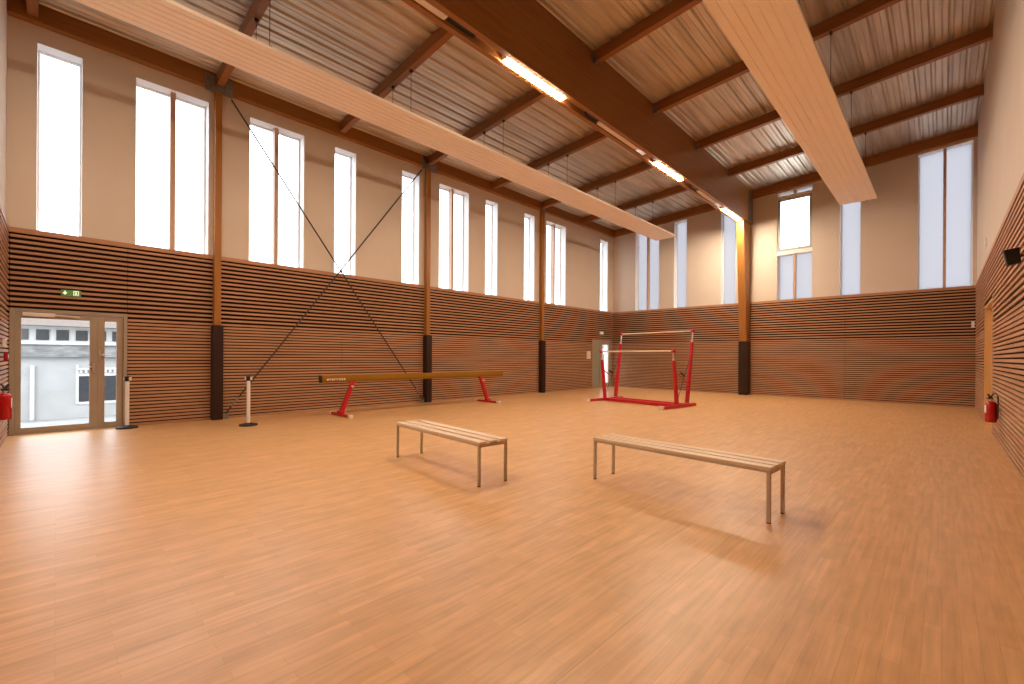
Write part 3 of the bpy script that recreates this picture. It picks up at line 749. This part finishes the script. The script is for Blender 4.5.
boxobj('housing', M['cream'], t, 0.0, 0.05, -0.13, 0.13, -0.17, 0.17, bevel=0.006)
for k in range(3): boxobj('switch', M['white'], t, 0.05, 0.056, -0.03, 0.03, -0.12+0.09*k, -0.06+0.09*k)
t = thing('wall_sensor', 'small white sensor box on the slats at the far right corner', 'sensor', (0.60, 18.0, 2.34))
boxobj('housing', M['white'], t, -0.035, 0.03, -0.04, 0.0, -0.09, 0.09, bevel=0.006)
boxobj('grille', M['cream'], t, -0.03, 0.02, -0.044, -0.04, -0.06, 0.0)
t = thing('wall_thermostat', 'tiny white thermostat on the plaster high on the right wall', 'thermostat', (0.67, 14.13, 3.90))
boxobj('housing', M['white'], t, -0.03, 0.0, -0.07, 0.07, -0.09, 0.09, bevel=0.006)
boxobj('cover', M['cream'], t, -0.034, -0.03, -0.05, 0.05, -0.06, 0.06)

t = thing('wall_speaker', 'small black speaker tilted on the right wall', 'speaker', (0.52, 6.80, 2.40), math.radians(0)); t.scale = (0.68,)*3
bm = NB()
hexa(bm, [(x, y, z) for x, y, z in [(-0.08, -0.09, -0.13), (-0.12, -0.09, 0.10), (-0.08, 0.09, -0.13), (-0.12, 0.09, 0.10), (0.06, -0.055, -0.10), (0.04, -0.055, 0.13), (0.06, 0.055, -0.10), (0.04, 0.055, 0.13)]])
cab = link('cabinet', bm, M['black'], t, bevel=0.008)
bm = NB()
hexa(bm, [(x, y, z) for x, y, z in [(-0.086, -0.08, -0.115), (-0.124, -0.08, 0.09), (-0.086, 0.08, -0.115), (-0.124, 0.08, 0.09), (-0.08, -0.08, -0.115), (-0.118, -0.08, 0.09), (-0.08, 0.08, -0.115), (-0.118, 0.08, 0.09)]])
link('grille', bm, mat('speaker grille', (0.05, 0.04, 0.04), 0.7), t)
bm = NB(); bar(bm, (0.04, 0, 0.0), (0.17, 0, 0.02), 0.03, 0.03); box(bm, 0.16, 0.175, -0.04, 0.04, -0.04, 0.08); link('wall_bracket', bm, M['black'], t)

# ------------------------------------------------------------------ outside, seen through the doors
bm = NB(); box(bm, -60, XL-TH-0.02, -40, 60, -1.3, -1.1)
tag(link('ground', bm, M['ground']), 'grey yard outside the glazed door', 'ground', kind='structure')
bm = NB(); box(bm, XL-TH-1.6, XL-TH-0.02, -3, 20, -1.1, -0.02)
tag(link('terrace', bm, M['ground']), 'raised concrete strip outside the glazed door', 'terrace', kind='structure')
FX = -24.0
b = thing('neighbouring_building', 'grey rendered building seen through the glazed door', 'building', (FX, 0, -1.1))
def fb(name, m, x0, x1, y0, y1, z0, z1, parent=None, bevel=0.0): return boxobj(name, m, parent or b, x0, x1, y0, y1, z0+1.1, z1+1.1, bevel=bevel)
fb('wall', M['facade'], -5, 0, -9, 60, -1.1, 1.24)
fb('concrete_band', M['concrete'], -5, 0.18, -9, 60, 1.24, 1.70)
fb('gutter', M['fac_white'], -5, 0.26, -9, 60, 1.70, 1.82, bevel=0.02)
fb('upper_wall', M['fac_white'], -5, -0.1, -9, 60, 1.82, 2.40)
for k in range(-9, 14):
    y = -0.40+k*0.525
    w = fb('window', M['dark_glass'], -0.12, -0.06, y-0.14, y+0.20, 1.88, 2.27)
bm = NB(); prism_y(bm, [(0.35, 3.50), (-2.6, 4.6), (-5.4, 3.50)], -9.2, 60.2); link('roof', M and bm, M['tile'], b)
w = fb('window', M['dark_glass'], -0.05, 0.01, 0.60, 1.85, -0.50, 0.50)
fb('window_surround', M['fac_white'], -0.04, 0.03, 0.52, 0.60, -0.58, 0.95, w); fb('window_surround', M['fac_white'], -0.04, 0.03, 0.60, 1.85, 0.50, 0.60, w); fb('window_surround', M['fac_white'], -0.04, 0.03, 0.60, 1.85, -0.60, -0.50, w)
bm = NB()
for k in range(9): box(bm, 0.02, 0.06, 0.62+k*0.14, 0.70+k*0.14, 1.72, 1.84)
box(bm, 0.02, 0.08, 0.56, 1.9, 1.84, 1.92)
link('awning_rail', bm, M['fac_white'], b)
bm = NB(); tube(bm, [(0.10, -0.62, 0.02), (0.10, -0.62, 2.02)], 0.06, 12); link('downpipe', bm, M['fac_white'], b, smooth=True)

# ------------------------------------------------------------------ daylight and camera
w = bpy.data.worlds.new('overcast sky'); S.world = w; w.use_nodes = True
bg = w.node_tree.nodes['Background']; bg.inputs[0].default_value = (0.95, 0.98, 1.0, 1); bg.inputs[1].default_value = 6.0

cam = bpy.data.cameras.new('camera'); co = bpy.data.objects.new('camera', cam); C.objects.link(co); S.camera = co
cam.sensor_width = 36; cam.lens = 443.087/1024*36; cam.shift_y = (356.843-342)/1024; cam.clip_start = 0.02; cam.clip_end = 300
yaw, roll = 0.7718, 0.006
co.matrix_world = Matrix.Translation((0, 0, 1.35)) @ Matrix.Rotation(yaw, 4, 'Z') @ Matrix.Rotation(math.pi/2, 4, 'X') @ Matrix.Rotation(roll, 4, 'Z')
